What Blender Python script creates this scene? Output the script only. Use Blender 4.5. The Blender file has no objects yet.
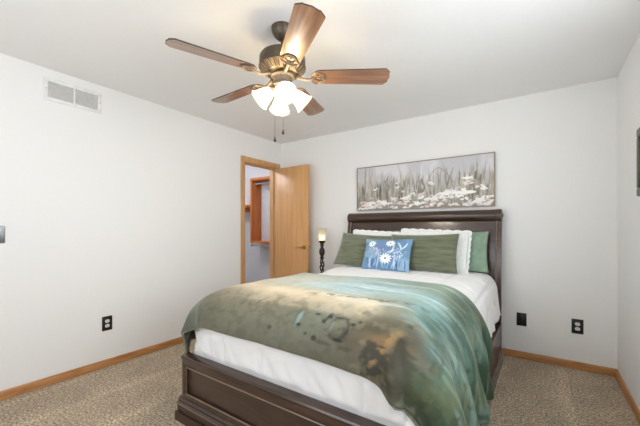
import bpy, bmesh, math, random
import numpy as np
from mathutils import Vector, Matrix, noise

PI = math.pi
S = bpy.context.scene
COL = S.collection

# ------------------------------------------------------------------ camera, world, light, exposure
RW, RD, RH = 3.636, 4.15, 2.44            # room width (x), depth (towards -y), height
cam_d = bpy.data.cameras.new('camera')
cam = bpy.data.objects.new('camera', cam_d); COL.objects.link(cam)
cam.location = (3.122, -3.51, 1.21)
cam.rotation_euler = (math.radians(90), 0, math.radians(34.67))
cam_d.sensor_width = 36.0
cam_d.lens = 318.8 * 36.0 / 640.0
cam_d.shift_y = (228.2 - 213.0) / 640.0
cam_d.clip_start = 0.02
S.camera = cam

w = bpy.data.worlds.new('world'); S.world = w; w.use_nodes = True
bgn = w.node_tree.nodes['Background']
bgn.inputs[0].default_value = (0.80, 0.90, 1.0, 1); bgn.inputs[1].default_value = 1.0

WIN_X0, WIN_X1, WIN_Z0, WIN_Z1 = 0.95, 2.65, 0.80, 2.12  # rear window opening, added out of view to let in fill light
def area(name, loc, rot, sx, sy, power, colr):
    l = bpy.data.lights.new(name, 'AREA'); l.shape = 'RECTANGLE'; l.size = sx; l.size_y = sy
    l.energy = power; l.color = colr
    o = bpy.data.objects.new(name, l); COL.objects.link(o); o.location = loc; o.rotation_euler = rot
    return o
WR_Y0, WR_Y1 = -3.25, -1.55               # added second window, unseen in the right wall beside the viewer
# fill lights at the two added windows, tilted upwards to brighten the ceiling
area('rear_fill_light', ((WIN_X0+WIN_X1)/2, -RD-0.02, (WIN_Z0+WIN_Z1)/2), (math.radians(100), 0, 0),
     WIN_X1-WIN_X0,   .80, 11, (0.95, 0.975, 1.0))
area('right_fill_light', (RW+0.02, (WR_Y0+WR_Y1)/2, (WIN_Z0+WIN_Z1)/2), (0, math.radians(106), 0),
     .85, WR_Y1-WR_Y0-.12, 17, (0.95, 0.975, 1.0))
FAN_BULB, LAMP_BULB, CLOSET_W = 265.0, 4.5, 16.0

S.view_settings.view_transform = 'Standard'; S.view_settings.look = 'None'
S.view_settings.exposure = 0.58; S.view_settings.gamma = 1.0
S.view_settings.use_curve_mapping = False
S.cycles.use_denoising = True
S.cycles.max_bounces = 10; S.cycles.diffuse_bounces = 8
S.cycles.sample_clamp_indirect = 8.0

# ------------------------------------------------------------------ helpers
def lin(r, g, b):
    f = lambda c: (c/255/12.92 if c/255 <= .04045 else ((c/255+.055)/1.055)**2.4)
    return (f(r), f(g), f(b), 1.0)

class NT:
    def __init__(s, name):
        s.m = bpy.data.materials.new(name); s.m.use_nodes = True
        s.t = s.m.node_tree; s.b = s.t.nodes['Principled BSDF']
    def n(s, typ, **kw):
        nd = s.t.nodes.new(typ)
        for k, v in kw.items():
            if k.startswith('i_'):
                key = k[2:]
                key = int(key) if key.isdigit() else key.replace('_', ' ')
                nd.inputs[key].default_value = v
            else: setattr(nd, k, v)
        return nd
    def l(s, a, b): s.t.links.new(a, b)
    def coord(s, scale=(1,1,1), which='Object'):
        tc = s.n('ShaderNodeTexCoord'); mp = s.n('ShaderNodeMapping'); mp.inputs['Scale'].default_value = scale
        s.l(tc.outputs[which], mp.inputs[0]); return mp.outputs[0]
    def ramp(s, fac, stops):
        r = s.n('ShaderNodeValToRGB'); s.l(fac, r.inputs[0])
        e = r.color_ramp.elements
        while len(e) < len(stops): e.new(0.5)
        for el, (p, c) in zip(e, stops): el.position = p; el.color = c
        return r.outputs[0]
    def bump(s, height, strength, dist=0.002):
        b = s.n('ShaderNodeBump'); b.inputs['Strength'].default_value = strength; b.inputs['Distance'].default_value = dist
        s.l(height, b.inputs['Height']); s.l(b.outputs[0], s.b.inputs['Normal'])

def plain(name, c, rough=.5, metal=0.0, spec=.5, noise_amt=.06, nscale=30, bump=0.0, coat=0.0, sheen=0.0):
    k = NT(name); co = k.coord()
    nz = k.n('ShaderNodeTexNoise'); nz.inputs['Scale'].default_value = nscale; k.l(co, nz.inputs['Vector'])
    d = tuple(max(0, x*(1-noise_amt)) for x in c[:3])+(1,); u = tuple(min(1, x*(1+noise_amt)) for x in c[:3])+(1,)
    k.l(k.ramp(nz.outputs['Fac'], [(.3, d), (.7, u)]), k.b.inputs['Base Color'])
    k.b.inputs['Roughness'].default_value = rough; k.b.inputs['Metallic'].default_value = metal
    k.b.inputs['Specular IOR Level'].default_value = spec
    k.b.inputs['Coat Weight'].default_value = coat; k.b.inputs['Sheen Weight'].default_value = sheen
    if bump: k.bump(nz.outputs['Fac'], bump)
    return k.m

def wood(name, c1, c2, scale=(30, 30, 2.0), rough=.4, coat=0.0, spec=.5):
    k = NT(name); co = k.coord(scale)
    nz = k.n('ShaderNodeTexNoise'); nz.inputs['Scale'].default_value = 1.0; nz.inputs['Detail'].default_value = 5; nz.inputs['Distortion'].default_value = .6
    k.l(co, nz.inputs['Vector'])
    k.l(k.ramp(nz.outputs['Fac'], [(.3, c1), (.7, c2)]), k.b.inputs['Base Color'])
    k.b.inputs['Roughness'].default_value = rough; k.b.inputs['Coat Weight'].default_value = coat
    k.b.inputs['Coat Roughness'].default_value = .15; k.b.inputs['Specular IOR Level'].default_value = spec
    k.bump(nz.outputs['Fac'], .08, .001)
    return k.m

def attr_mat(name, rough=.6, sheen=0.0, bscale=200, bstr=.1, spec=.4, mott=.12):
    k = NT(name); a = k.n('ShaderNodeAttribute'); a.attribute_name = 'Col'
    co = k.coord(); nz = k.n('ShaderNodeTexNoise'); nz.inputs['Scale'].default_value = bscale; k.l(co, nz.inputs['Vector'])
    mx = k.n('ShaderNodeMix', data_type='RGBA', blend_type='MULTIPLY'); mx.inputs[0].default_value = 1.0
    k.l(a.outputs['Color'], mx.inputs[6])
    k.l(k.ramp(nz.outputs['Fac'], [(.3, (1-mott,)*3+(1,)), (.7, (1+mott,)*3+(1,))]), mx.inputs[7])
    k.l(mx.outputs[2], k.b.inputs['Base Color'])
    k.b.inputs['Roughness'].default_value = rough; k.b.inputs['Sheen Weight'].default_value = sheen
    k.b.inputs['Sheen Roughness'].default_value = .35; k.b.inputs['Specular IOR Level'].default_value = spec
    k.bump(nz.outputs['Fac'], bstr, .002)
    return k.m

ORG = {}
def root_of(o):
    while o.parent: o = o.parent
    return o
def link(name, bm_or_me, mat, parent=None, smooth=True, org=None, angle=40):
    """ONE mesh object; geometry given in world coordinates is moved to its root's origin."""
    if isinstance(bm_or_me, bmesh.types.BMesh):
        bmesh.ops.recalc_face_normals(bm_or_me, faces=bm_or_me.faces[:])
        me = bpy.data.meshes.new(name); bm_or_me.to_mesh(me); bm_or_me.free()
    else: me = bm_or_me
    o = bpy.data.objects.new(name, me); COL.objects.link(o)
    if parent is not None:
        r = root_of(parent); off = Vector(ORG.get(r.name, r.location)); o.parent = parent
    elif org is not None:
        off = Vector(org); o.location = off
    else:
        off = Vector((0, 0, 0))
    me.transform(Matrix.Translation(-off))
    if mat: me.materials.append(mat)
    if smooth:
        me.shade_smooth()
        try: me.set_sharp_from_angle(angle=math.radians(angle))
        except Exception: pass
    return o
def empty(name, loc, label, cat, group=None, kind=None):
    o = bpy.data.objects.new(name, None); COL.objects.link(o); o.location = loc; o.empty_display_size = .1
    return tag(o, label, cat, group, kind)
def tag(o, label, cat, group=None, kind=None):
    o['label'] = label; o['category'] = cat
    if group: o['group'] = group
    if kind: o['kind'] = kind
    return o
def struct(o, label, cat):
    return tag(o, label, cat, None, 'structure')

def add_box(bm, x0, x1, y0, y1, z0, z1, bev=0.0, seg=2):
    r = bmesh.ops.create_cube(bm, size=1.0); vs = r['verts']
    for v in vs:
        v.co = Vector(((x0+x1)/2 + v.co.x*(x1-x0), (y0+y1)/2 + v.co.y*(y1-y0), (z0+z1)/2 + v.co.z*(z1-z0)))
    if bev > 0:
        es = list({e for v in vs for e in v.link_edges})
        bmesh.ops.bevel(bm, geom=es, offset=bev, segments=seg, affect='EDGES', profile=.5)
    return bm
def box(x0, x1, y0, y1, z0, z1, bev=0.0, seg=2):
    return add_box(bmesh.new(), x0, x1, y0, y1, z0, z1, bev, seg)
def frame_of(axis):
    a = Vector(axis).normalized(); t = Vector((0, 0, 1)) if abs(a.z) < .9 else Vector((1, 0, 0))
    u = a.cross(t).normalized(); return a, u, a.cross(u)
def add_lathe(bm, prof, origin=(0,0,0), axis=(0,0,1), seg=24, cap=True):
    """prof: list of (radius, height along the axis)"""
    a, u, v = frame_of(axis); o = Vector(origin); rings = []
    for r, h in prof:
        rings.append([bm.verts.new(o + a*h + (u*math.cos(2*PI*k/seg) + v*math.sin(2*PI*k/seg))*max(r, 1e-4)) for k in range(seg)])
    for A, B in zip(rings, rings[1:]):
        for k in range(seg): bm.faces.new((A[k], A[(k+1) % seg], B[(k+1) % seg], B[k]))
    if cap:
        bm.faces.new(rings[0]); bm.faces.new(rings[-1])
    return bm
def add_tube(bm, pts, rad, seg=10, cap=True, closed=False):
    pts = [Vector(p) for p in pts]; n = len(pts); rings = []
    rr = rad if isinstance(rad, (list, tuple)) else [rad]*n
    u0 = None
    for i, p in enumerate(pts):
        if closed: d = pts[(i+1) % n] - pts[i-1]
        else: d = pts[min(i+1, n-1)] - pts[max(i-1, 0)]
        d.normalize()
        if u0 is None:
            _, u0, _ = frame_of(d)
        u0 = (u0 - d*u0.dot(d)).normalized(); v0 = d.cross(u0)
        rings.append([bm.verts.new(p + (u0*math.cos(2*PI*k/seg) + v0*math.sin(2*PI*k/seg))*rr[i]) for k in range(seg)])
    m = n if closed else n-1
    for i in range(m):
        A, B = rings[i], rings[(i+1) % n]
        for k in range(seg): bm.faces.new((A[k], A[(k+1) % seg], B[(k+1) % seg], B[k]))
    if cap and not closed:
        bm.faces.new(rings[0]); bm.faces.new(rings[-1])
    return bm
def add_prism(bm, poly, ext):
    """closed polygon (list of 3D points) pushed along the vector ext"""
    ext = Vector(ext); A = [bm.verts.new(Vector(p)) for p in poly]; B = [bm.verts.new(Vector(p)+ext) for p in poly]
    bm.faces.new(A); bm.faces.new(B[::-1]); n = len(A)
    for i in range(n): bm.faces.new((A[i], A[(i+1) % n], B[(i+1) % n], B[i]))
    return bm
def bevel_all(bm, off, seg=2, ang=30):
    es = [e for e in bm.edges if len(e.link_faces) == 2 and e.calc_face_angle(0) > math.radians(ang)]
    bmesh.ops.bevel(bm, geom=es, offset=off, segments=seg, affect='EDGES', profile=.5); return bm
def grid_mesh(name, V, colors=None, closed_u=False):
    """V: array (n,m,3) -> mesh; colors (n,m,3) linear"""
    n, m = V.shape[:2]; idx = np.arange(n*m).reshape(n, m)
    f = np.stack([idx[:-1, :-1], idx[1:, :-1], idx[1:, 1:], idx[:-1, 1:]], -1).reshape(-1, 4)
    me = bpy.data.meshes.new(name); me.from_pydata(V.reshape(-1, 3).tolist(), [], f.tolist()); me.update()
    if colors is not None: set_col(me, colors.reshape(-1, 3))
    return me
def set_col(me, c):
    at = me.color_attributes.new('Col', 'FLOAT_COLOR', 'POINT')
    d = np.ones((len(me.vertices), 4), np.float32); d[:len(c), :3] = c
    at.data.foreach_set('color', d.ravel())
def srgb(a):
    a = np.asarray(a, float)/255.0
    return np.where(a <= .04045, a/12.92, ((a+.055)/1.055)**2.4)
def vnoise(x, y, sx, sy, seed, octv=3):
    """smooth value noise 0..1 on arrays"""
    tot = np.zeros_like(x, float); amp = 1; norm = 0
    for o in range(octv):
        rs = np.random.RandomState(seed*7+o); T = rs.rand(64, 64)
        X = x*sx*2**o; Y = y*sy*2**o
        xi = np.floor(X).astype(int); yi = np.floor(Y).astype(int); fx = X-xi; fy = Y-yi
        fx = fx*fx*(3-2*fx); fy = fy*fy*(3-2*fy)
        g = lambda a, b: T[a % 64, b % 64]
        tot += amp*((g(xi, yi)*(1-fx)+g(xi+1, yi)*fx)*(1-fy)+(g(xi, yi+1)*(1-fx)+g(xi+1, yi+1)*fx)*fy)
        norm += amp; amp *= .5
    return tot/norm
def sstep(a, b, x):
    t = np.clip((x-a)/(b-a), 0, 1); return t*t*(3-2*t)
def mixc(A, B, f):
    return A*(1-f[..., None]) + np.asarray(B, float)*f[..., None]

# ------------------------------------------------------------------ materials
def wall_mat(name, c, bscale, bstr):
    k = NT(name); co = k.coord()
    nz = k.n('ShaderNodeTexNoise'); nz.inputs['Scale'].default_value = bscale; nz.inputs['Detail'].default_value = 4; k.l(co, nz.inputs['Vector'])
    k.l(k.ramp(nz.outputs['Fac'], [(.3, tuple(x*.985 for x in c[:3])+(1,)), (.7, c)]), k.b.inputs['Base Color'])
    k.b.inputs['Roughness'].default_value = .75; k.b.inputs['Specular IOR Level'].default_value = .25
    k.bump(nz.outputs['Fac'], bstr, .001); return k.m
M_wall = wall_mat('white_wall_paint', (.86, .86, .855, 1), 60, .08)
M_ceil = wall_mat('ceiling_paint', (.86, .86, .86, 1), 35, .15)
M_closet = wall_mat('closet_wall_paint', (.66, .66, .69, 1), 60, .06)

def carpet_mat():
    k = NT('carpet_pile'); co = k.coord()
    n1 = k.n('ShaderNodeTexNoise'); n1.inputs['Scale'].default_value = 75; n1.inputs['Detail'].default_value = 3; k.l(co, n1.inputs['Vector'])
    n2 = k.n('ShaderNodeTexNoise'); n2.inputs['Scale'].default_value = 3.2; n2.inputs['Detail'].default_value = 2; n2.inputs['Distortion'].default_value = 1.0; k.l(co, n2.inputs['Vector'])
    base = k.ramp(n1.outputs['Fac'], [(.28, lin(98, 82, 62)), (.5, lin(168, 149, 124)), (.72, lin(226, 210, 186))])
    sh = k.ramp(n2.outputs['Fac'], [(.35, (.88, .88, .88, 1)), (.62, (1.06, 1.06, 1.06, 1))])
    # combed lines left by the vacuum cleaner
    wv = k.n('ShaderNodeTexWave'); wv.inputs['Scale'].default_value = .8; wv.inputs['Distortion'].default_value = 5.0; wv.inputs['Detail Scale'].default_value = .7; wv.inputs['Detail'].default_value = 2
    k.l(k.coord((1, .35, 1)), wv.inputs['Vector'])
    vl = k.ramp(wv.outputs['Fac'], [(0.0, (.95, .95, .95, 1)), (.93, (1, 1, 1, 1)), (.99, (1.16, 1.16, 1.16, 1))])
    m1 = k.n('ShaderNodeMix', data_type='RGBA', blend_type='MULTIPLY'); m1.inputs[0].default_value = 1; k.l(base, m1.inputs[6]); k.l(sh, m1.inputs[7])
    m2 = k.n('ShaderNodeMix', data_type='RGBA', blend_type='MULTIPLY'); m2.inputs[0].default_value = 1; k.l(m1.outputs[2], m2.inputs[6]); k.l(vl, m2.inputs[7])
    k.l(m2.outputs[2], k.b.inputs['Base Color'])
    k.b.inputs['Roughness'].default_value = .95; k.b.inputs['Specular IOR Level'].default_value = .1; k.b.inputs['Sheen Weight'].default_value = .2
    k.bump(n1.outputs['Fac'], 1.0, .012); return k.m
M_carpet = carpet_mat()
M_oak = wood('honey_oak_trim', lin(158, 106, 58), lin(196, 142, 90), (40, 5, 40), .42)
M_oak_v = wood('honey_oak_trim_upright', lin(186, 140, 90), lin(214, 170, 118), (50, 50, 2.5), .42)
M_door = wood('oak_veneer_door', lin(200, 149, 95), lin(216, 167, 114), (22, 22, 1.4), .4)
M_shelf = wood('orange_oak_shelf', lin(178, 98, 38), lin(205, 125, 58), (26, 26, 2), .4)
M_brass = plain('aged_brass', lin(196, 160, 96), .3, 1.0)
M_esp = wood('espresso_wood', lin(50, 34, 26), lin(74, 53, 42), (3, 30, 30), .30, .3, .5)
M_esp_edge = wood('espresso_wood_pale_edge', lin(112, 94, 80), lin(134, 114, 98), (3, 30, 30), .3, .3)  # paler brown for the reeds and beads
M_white = plain('white_enamel', (.80, .80, .79, 1), .4)
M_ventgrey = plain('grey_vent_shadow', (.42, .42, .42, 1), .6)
M_black = plain('black_plastic', lin(24, 23, 22), .35)
M_recept = plain('white_receptacle_plastic', lin(232, 230, 224), .35)
M_slot = plain('slot_dark', (.02, .02, .02, 1), .6)
M_steel = plain('brushed_nickel', lin(150, 155, 160), .35, .9)
M_chrome = plain('chrome_rod', lin(205, 205, 205), .2, 1.0)
M_bronze = plain('weathered_bronze', lin(92, 80, 66), .42, .55, noise_amt=.25, nscale=60)
M_bronze_lt = plain('rubbed_bronze', lin(116, 102, 88), .5, .2, noise_amt=.3, nscale=90)
M_blade = wood('walnut_blade', lin(104, 68, 46), lin(164, 118, 82), (2.2, 34, 34), .28, .6)
M_blade_edge = plain('blade_edge_dark', lin(48, 36, 28), .5)
M_darkbronze = plain('dark_lamp_bronze', lin(58, 46, 38), .45, .4, noise_amt=.3, nscale=80)
M_frame_tan = plain('champagne_frame', lin(150, 138, 120), .45, .25)
M_pane = None

def glass_shade(name, c, clear):
    k = NT(name); nt = k.t
    tr = k.n('ShaderNodeBsdfTranslucent'); tr.inputs[0].default_value = c
    df = k.n('ShaderNodeBsdfDiffuse'); df.inputs[0].default_value = c
    gl = k.n('ShaderNodeBsdfGlossy'); gl.inputs['Roughness'].default_value = .25
    tp = k.n('ShaderNodeBsdfTransparent'); tp.inputs[0].default_value = c
    m1 = k.n('ShaderNodeMixShader'); m1.inputs[0].default_value = .20; k.l(tr.outputs[0], m1.inputs[1]); k.l(df.outputs[0], m1.inputs[2])
    m2 = k.n('ShaderNodeMixShader'); m2.inputs[0].default_value = .08; k.l(m1.outputs[0], m2.inputs[1]); k.l(gl.outputs[0], m2.inputs[2])
    m3 = k.n('ShaderNodeMixShader'); m3.inputs[0].default_value = clear; k.l(m2.outputs[0], m3.inputs[1]); k.l(tp.outputs[0], m3.inputs[2])
    out = [n for n in nt.nodes if n.type == 'OUTPUT_MATERIAL'][0]; k.l(m3.outputs[0], out.inputs[0])
    return k.m
def emis(name, c, s):
    k = NT(name); k.b.inputs['Emission Color'].default_value = c; k.b.inputs['Emission Strength'].default_value = s
    k.b.inputs['Base Color'].default_value = (.9, .88, .8, 1); return k.m
M_shade = glass_shade('frosted_cream_glass', (.98, .89, .70, 1), .34)
M_shade2 = glass_shade('amber_frosted_glass', (.93, .89, .80, 1), .06)
M_bulb = emis('lit_bulb', (1, .96, .90, 1), FAN_BULB)
M_bulb2 = emis('lit_warm_bulb', (1, .84, .60, 1), LAMP_BULB)

# ------------------------------------------------------------------ room shell
T = .12
struct(link('floor', box(-T, RW+T, -RD-T, T, -.10, 0), M_carpet, smooth=False), 'beige grey speckled carpet over the bedroom floor', 'floor')
struct(link('ceiling', box(-T, RW+T, -RD-T, T, RH, RH+.10), M_ceil, smooth=False), 'flat white painted ceiling above the room', 'ceiling')
struct(link('wall_back', box(-T, RW+T, 0, T, 0, RH), M_wall, smooth=False), 'white wall behind the headboard', 'wall')
bm = bmesh.new()
add_box(bm, RW, RW+T, -RD, WR_Y0, 0, RH); add_box(bm, RW, RW+T, WR_Y1, 0, 0, RH)
add_box(bm, RW, RW+T, WR_Y0, WR_Y1, 0, WIN_Z0); add_box(bm, RW, RW+T, WR_Y0, WR_Y1, WIN_Z1, RH)
struct(link('wall_right', bm, M_wall, smooth=False), 'white wall at the right edge of the view', 'wall')
DY0, DY1, DZ = -.708, -.092, 2.075         # doorway opening in the left wall
bm = bmesh.new()
add_box(bm, -T, 0, -RD, DY0, 0, RH); add_box(bm, -T, 0, DY1, 0, 0, RH); add_box(bm, -T, 0, DY0, DY1, DZ, RH)
struct(link('wall_left', bm, M_wall, smooth=False), 'long white wall on the left holding the vent and the doorway', 'wall')
bm = bmesh.new()
add_box(bm, 0, WIN_X0, -RD-T, -RD, 0, RH); add_box(bm, WIN_X1, RW, -RD-T, -RD, 0, RH)
add_box(bm, WIN_X0, WIN_X1, -RD-T, -RD, 0, WIN_Z0); add_box(bm, WIN_X0, WIN_X1, -RD-T, -RD, WIN_Z1, RH)
struct(link('wall_front', bm, M_wall, smooth=False), 'white wall behind the viewer with the added window', 'wall')
bm = bmesh.new()
for a, b in ((WIN_X0, WIN_X0+.05), (WIN_X1-.05, WIN_X1), ((WIN_X0+WIN_X1)/2-.025, (WIN_X0+WIN_X1)/2+.025)):
    add_box(bm, a, b, -RD-.09, -RD-.04, WIN_Z0, WIN_Z1, .004)
for a, b in ((WIN_Z0, WIN_Z0+.05), (WIN_Z1-.05, WIN_Z1)):
    add_box(bm, WIN_X0+.05, WIN_X1-.05, -RD-.09, -RD-.04, a, b, .004)
struct(link('added_window_1', bm, M_white), 'added unseen white framed window behind the viewer', 'window')  # unseen frame added around the rear fill light

bm = bmesh.new()
for a, b in ((WR_Y0, WR_Y0+.05), (WR_Y1-.05, WR_Y1), ((WR_Y0+WR_Y1)/2-.02, (WR_Y0+WR_Y1)/2+.02)):
    add_box(bm, RW+.04, RW+.09, a, b, WIN_Z0, WIN_Z1, .004)
for a, b in ((WIN_Z0, WIN_Z0+.05), (WIN_Z1-.05, WIN_Z1)):
    add_box(bm, RW+.04, RW+.09, WR_Y0+.05, WR_Y1-.05, a, b, .004)
struct(link('added_window_2', bm, M_white), 'added unseen white framed window in the right wall beside the viewer', 'window')  # second added frame, outside the view

HB = .064
def baseboard(name, x0, x1, y0, y1, nx, ny, label, mat):
    # stepped colonial profile: thick lower run, thin rounded top
    bm = bmesh.new()
    prof = [(0, 0), (.014, 0), (.014, .040), (.011, .047), (.010, .055), (.006, .061), (0, HB)]
    L = Vector((x1-x0, y1-y0, 0))
    add_prism(bm, [(x0+nx*d, y0+ny*d, z) for d, z in prof], L)
    return struct(link(name, bm, mat, angle=25), label, 'baseboard')
M_oak_x = wood('honey_oak_trim_long', lin(154, 102, 54), lin(192, 138, 84), (4, 40, 40), .42)
baseboard('baseboard_back', 0, RW, 0, 0, 0, -1, 'oak baseboard along the wall behind the bed', M_oak_x)
baseboard('baseboard_left', 0, 0, -RD, -.766, 1, 0, 'oak baseboard along the left wall', M_oak)
baseboard('baseboard_right', RW, RW, -RD, 0, -1, 0, 'oak baseboard along the right wall', M_oak)

# door casing and jambs
CW = .058
tr = struct(link('trim_1', (lambda b: (add_box(b, 0, .016, DY0-CW, DY0, 0, DZ+CW, .004), add_box(b, 0, .016, DY1, DY1+CW, 0, DZ+CW, .004),
            add_box(b, 0, .016, DY0, DY1, DZ, DZ+CW, .004), b)[-1])(bmesh.new()), M_oak_v), 'oak casing around the closet doorway', 'door trim')
bm = bmesh.new()
add_box(bm, -T, 0.002, DY0-.001, DY0+.018, 0, DZ); add_box(bm, -T, 0.002, DY1-.018, DY1+.001, 0, DZ)
add_box(bm, -T, 0.002, DY0+.018, DY1-.018, DZ-.018, DZ)
add_box(bm, -.075, -.04, DY0+.018, DY0+.03, 0, DZ-.018); add_box(bm, -.075, -.04, DY1-.03, DY1-.018, 0, DZ-.018)
add_box(bm, -.075, -.04, DY0+.03, DY1-.03, DZ-.03, DZ-.018)
link('jamb', bm, M_oak_v, tr, smooth=False)

# ------------------------------------------------------------------ closet beyond the doorway
CX, CYB, CYF = -1.75, .47, -1.35
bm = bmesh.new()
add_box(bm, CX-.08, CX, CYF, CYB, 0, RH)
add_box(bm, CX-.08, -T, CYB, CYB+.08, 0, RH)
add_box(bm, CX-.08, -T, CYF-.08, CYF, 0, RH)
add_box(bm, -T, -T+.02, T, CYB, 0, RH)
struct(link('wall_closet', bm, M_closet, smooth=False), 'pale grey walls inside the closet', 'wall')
bm = bmesh.new(); add_box(bm, CX-.08, -T, CYF-.08, CYB+.08, -.10, 0)
struct(link('floor_closet', bm, M_carpet, smooth=False), 'carpet inside the closet', 'floor')
bm = bmesh.new(); add_box(bm, CX-.08, -T, CYF-.08, CYB+.08, RH, RH+.1)
struct(link('ceiling_closet', bm, M_ceil, smooth=False), 'ceiling inside the closet', 'ceiling')
pl = bpy.data.lights.new('closet_fill', 'POINT'); pl.energy = CLOSET_W; pl.shadow_soft_size = .12; pl.color = (.90, .95, 1)
po = bpy.data.objects.new('closet_fill', pl); COL.objects.link(po); po.location = (-.9, -.7, 2.36)  # added unseen fill light that brightens the closet

PX = -.87                                   # left upright of the wooden organizer
og = empty('closet_organizer', (PX, CYB, .96), 'open orange oak closet organizer with hanging rods seen through the doorway', 'closet organizer')
link('side_panel', box(PX-.038, PX, .245, CYB, .96, 2.05, .002), M_shelf, og)
link('side_panel', box(-.20, -.162, .245, CYB, .96, 2.05, .002), M_shelf, og)
link('shelf', box(PX, -.20, .245, CYB, 2.01, 2.05, .002), M_shelf, og)
link('shelf', box(PX, -.20, .245, CYB, .96, .995, .002), M_shelf, og)
def rod(z, y, p):
    r = link('hanging_rod', add_tube(bmesh.new(), [(PX+.001, y, z), (-.201, y, z)], .015, 14), M_chrome, p)
    link('rod_socket', add_lathe(bmesh.new(), [(.024, 0), (.024, .012), (.018, .014)], (PX+.0005, y, z), (1, 0, 0), 16), M_chrome, r)
rod(1.955, .30, og)
bm = bmesh.new(); add_tube(bm, [(PX-.02, .275, .96), (PX-.02, .268, .93), (PX-.02, .262, .91), (PX-.02, .25, .905), (PX-.02, .243, .92)], .010, 10)
link('rod_hook', bm, M_brass, og)
link('hanging_rod', add_tube(bmesh.new(), [(PX-.018, .262, .925), (-.2, .262, .925)], .012, 12), M_chrome, og)
cs = empty('closet_shelf', (-1.3, CYB, 1.57), 'short orange oak shelf on the grey wall left of the organizer', 'shelf')
link('shelf_board', box(CX+.001, PX-.039, .17, CYB, 1.565, 1.60, .003), M_shelf, cs)
link('cleat', box(CX+.001, PX-.039, .45, CYB, 1.50, 1.565, .002), M_shelf, cs)

# door leaf, swung open into the room, parallel to the back wall
hx, hy = .012, DY1-.006
ang = math.radians(-3.0)
dr = empty('door_1', (hx, hy, 0), 'flat oak closet door standing open against the back wall', 'door', kind='structure')
ORG[dr.name] = (0, 0, 0)
lf = link('door_leaf', box(.006, .602, -.038, 0, .012, 2.050, .002), M_door, dr)
def knob(side):
    s = -1 if side < 0 else 1; y0 = -.038 if s < 0 else 0
    bm = bmesh.new(); add_lathe(bm, [(.001, 0), (.033, 0), (.033, .004), (.028, .008), (.012, .010)], (.555, y0, .965), (0, s, 0), 24)
    r = link('rosette', bm, M_brass, lf)
    bm = bmesh.new(); add_lathe(bm, [(.010, .008), (.010, .045), (.016, .048), (.016, .060), (.004, .064)], (.555, y0, .965), (0, s, 0), 20)
    add_tube(bm, [(.555, y0+s*.054, .965), (.52, y0+s*.056, .967), (.48, y0+s*.056, .968), (.445, y0+s*.052, .962)], [.009, .0085, .0075, .006], 10)
    link('door_handle', bm, M_brass, lf)
knob(-1); knob(1)
for hz in (.22, 1.05, 1.86):
    link('hinge', add_lathe(bmesh.new(), [(.004, -.05), (.007, -.048), (.007, .048), (.004, .05)], (.002, .004, hz), (0, 0, 1), 12), M_brass, dr)
dr.rotation_euler = (0, 0, ang)

# ------------------------------------------------------------------ bed frame
BX0, BX1 = 1.185, 2.825
FX0 = 1.250
FY = -2.338                                  # front face of the footboard
bed = empty('sleigh_bed', ((BX0+BX1)/2, -1.2, 0), 'dark espresso sleigh bed with low panelled footboard', 'bed')
# headboard ----------------------------------------------------------------
def hb_y(z):                                  # centre line of the sleigh curve, leaning back to the wall
    t = max(0.0, min(1.0, (z-.55)/.75)); return -.140 + .070*t*t
HZ = 1.330
bm = bmesh.new()
n = 18; front = []; back = []
for i in range(n+1):
    z = .32 + (1.30-.32)*i/n; front.append((BX0+.045, hb_y(z)-.018, z)); back.append((BX0+.045, hb_y(z)+.018, z))
add_prism(bm, front+back[::-1], (BX1-BX0-.09, 0, 0))
hbd = link('headboard', bm, M_esp, bed, angle=30)
bm = bmesh.new()
add_lathe(bm, [(.059, 0), (.059, BX1-BX0-.09)], (BX0+.045, -.070, HZ), (1, 0, 0), 40)
link('top_roll', bm, M_esp, hbd)
def post(x0, x1, outer):
    bm = bmesh.new(); F = []; Bk = []
    for i in range(26):
        z = 1.30*i/25; wdt = .036 - .010*max(0, (z-.8)/.5)
        F.append((x0, hb_y(z)-wdt, z)); Bk.append((x0, hb_y(z)+wdt*.9, z))
    add_prism(bm, F+Bk[::-1], (x1-x0, 0, 0)); bevel_all(bm, .006, 2, 50)
    p = link('post', bm, M_esp, hbd, angle=35)
    bm = bmesh.new(); add_lathe(bm, [(.056, 0), (.062, .004), (.062, x1-x0-.004), (.056, x1-x0)], (x0, -.070, HZ), (1, 0, 0), 32)
    link('scroll', bm, M_esp, p)
    s = 1 if outer > 0 else -1; xo = x1 if s > 0 else x0
    bm = bmesh.new(); add_lathe(bm, [(.022, 0), (.022, .004), (.014, .009), (.004, .011)], (xo, -.066, HZ), (s, 0, 0), 20)
    link('scroll_button', bm, M_esp, p)
    bm = bmesh.new()                          # paler reed along the inner front edge
    xi = x0+.010 if s > 0 else x1-.010
    add_tube(bm, [(xi, hb_y(1.27*i/24)-(.036-.010*max(0, (1.27*i/24-.8)/.5))-.001, .02+1.27*i/24) for i in range(25)], .006, 8)
    link('reed', bm, M_esp_edge, p)
post(BX0, BX0+.052, -1); post(BX1-.052, BX1, 1)
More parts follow.
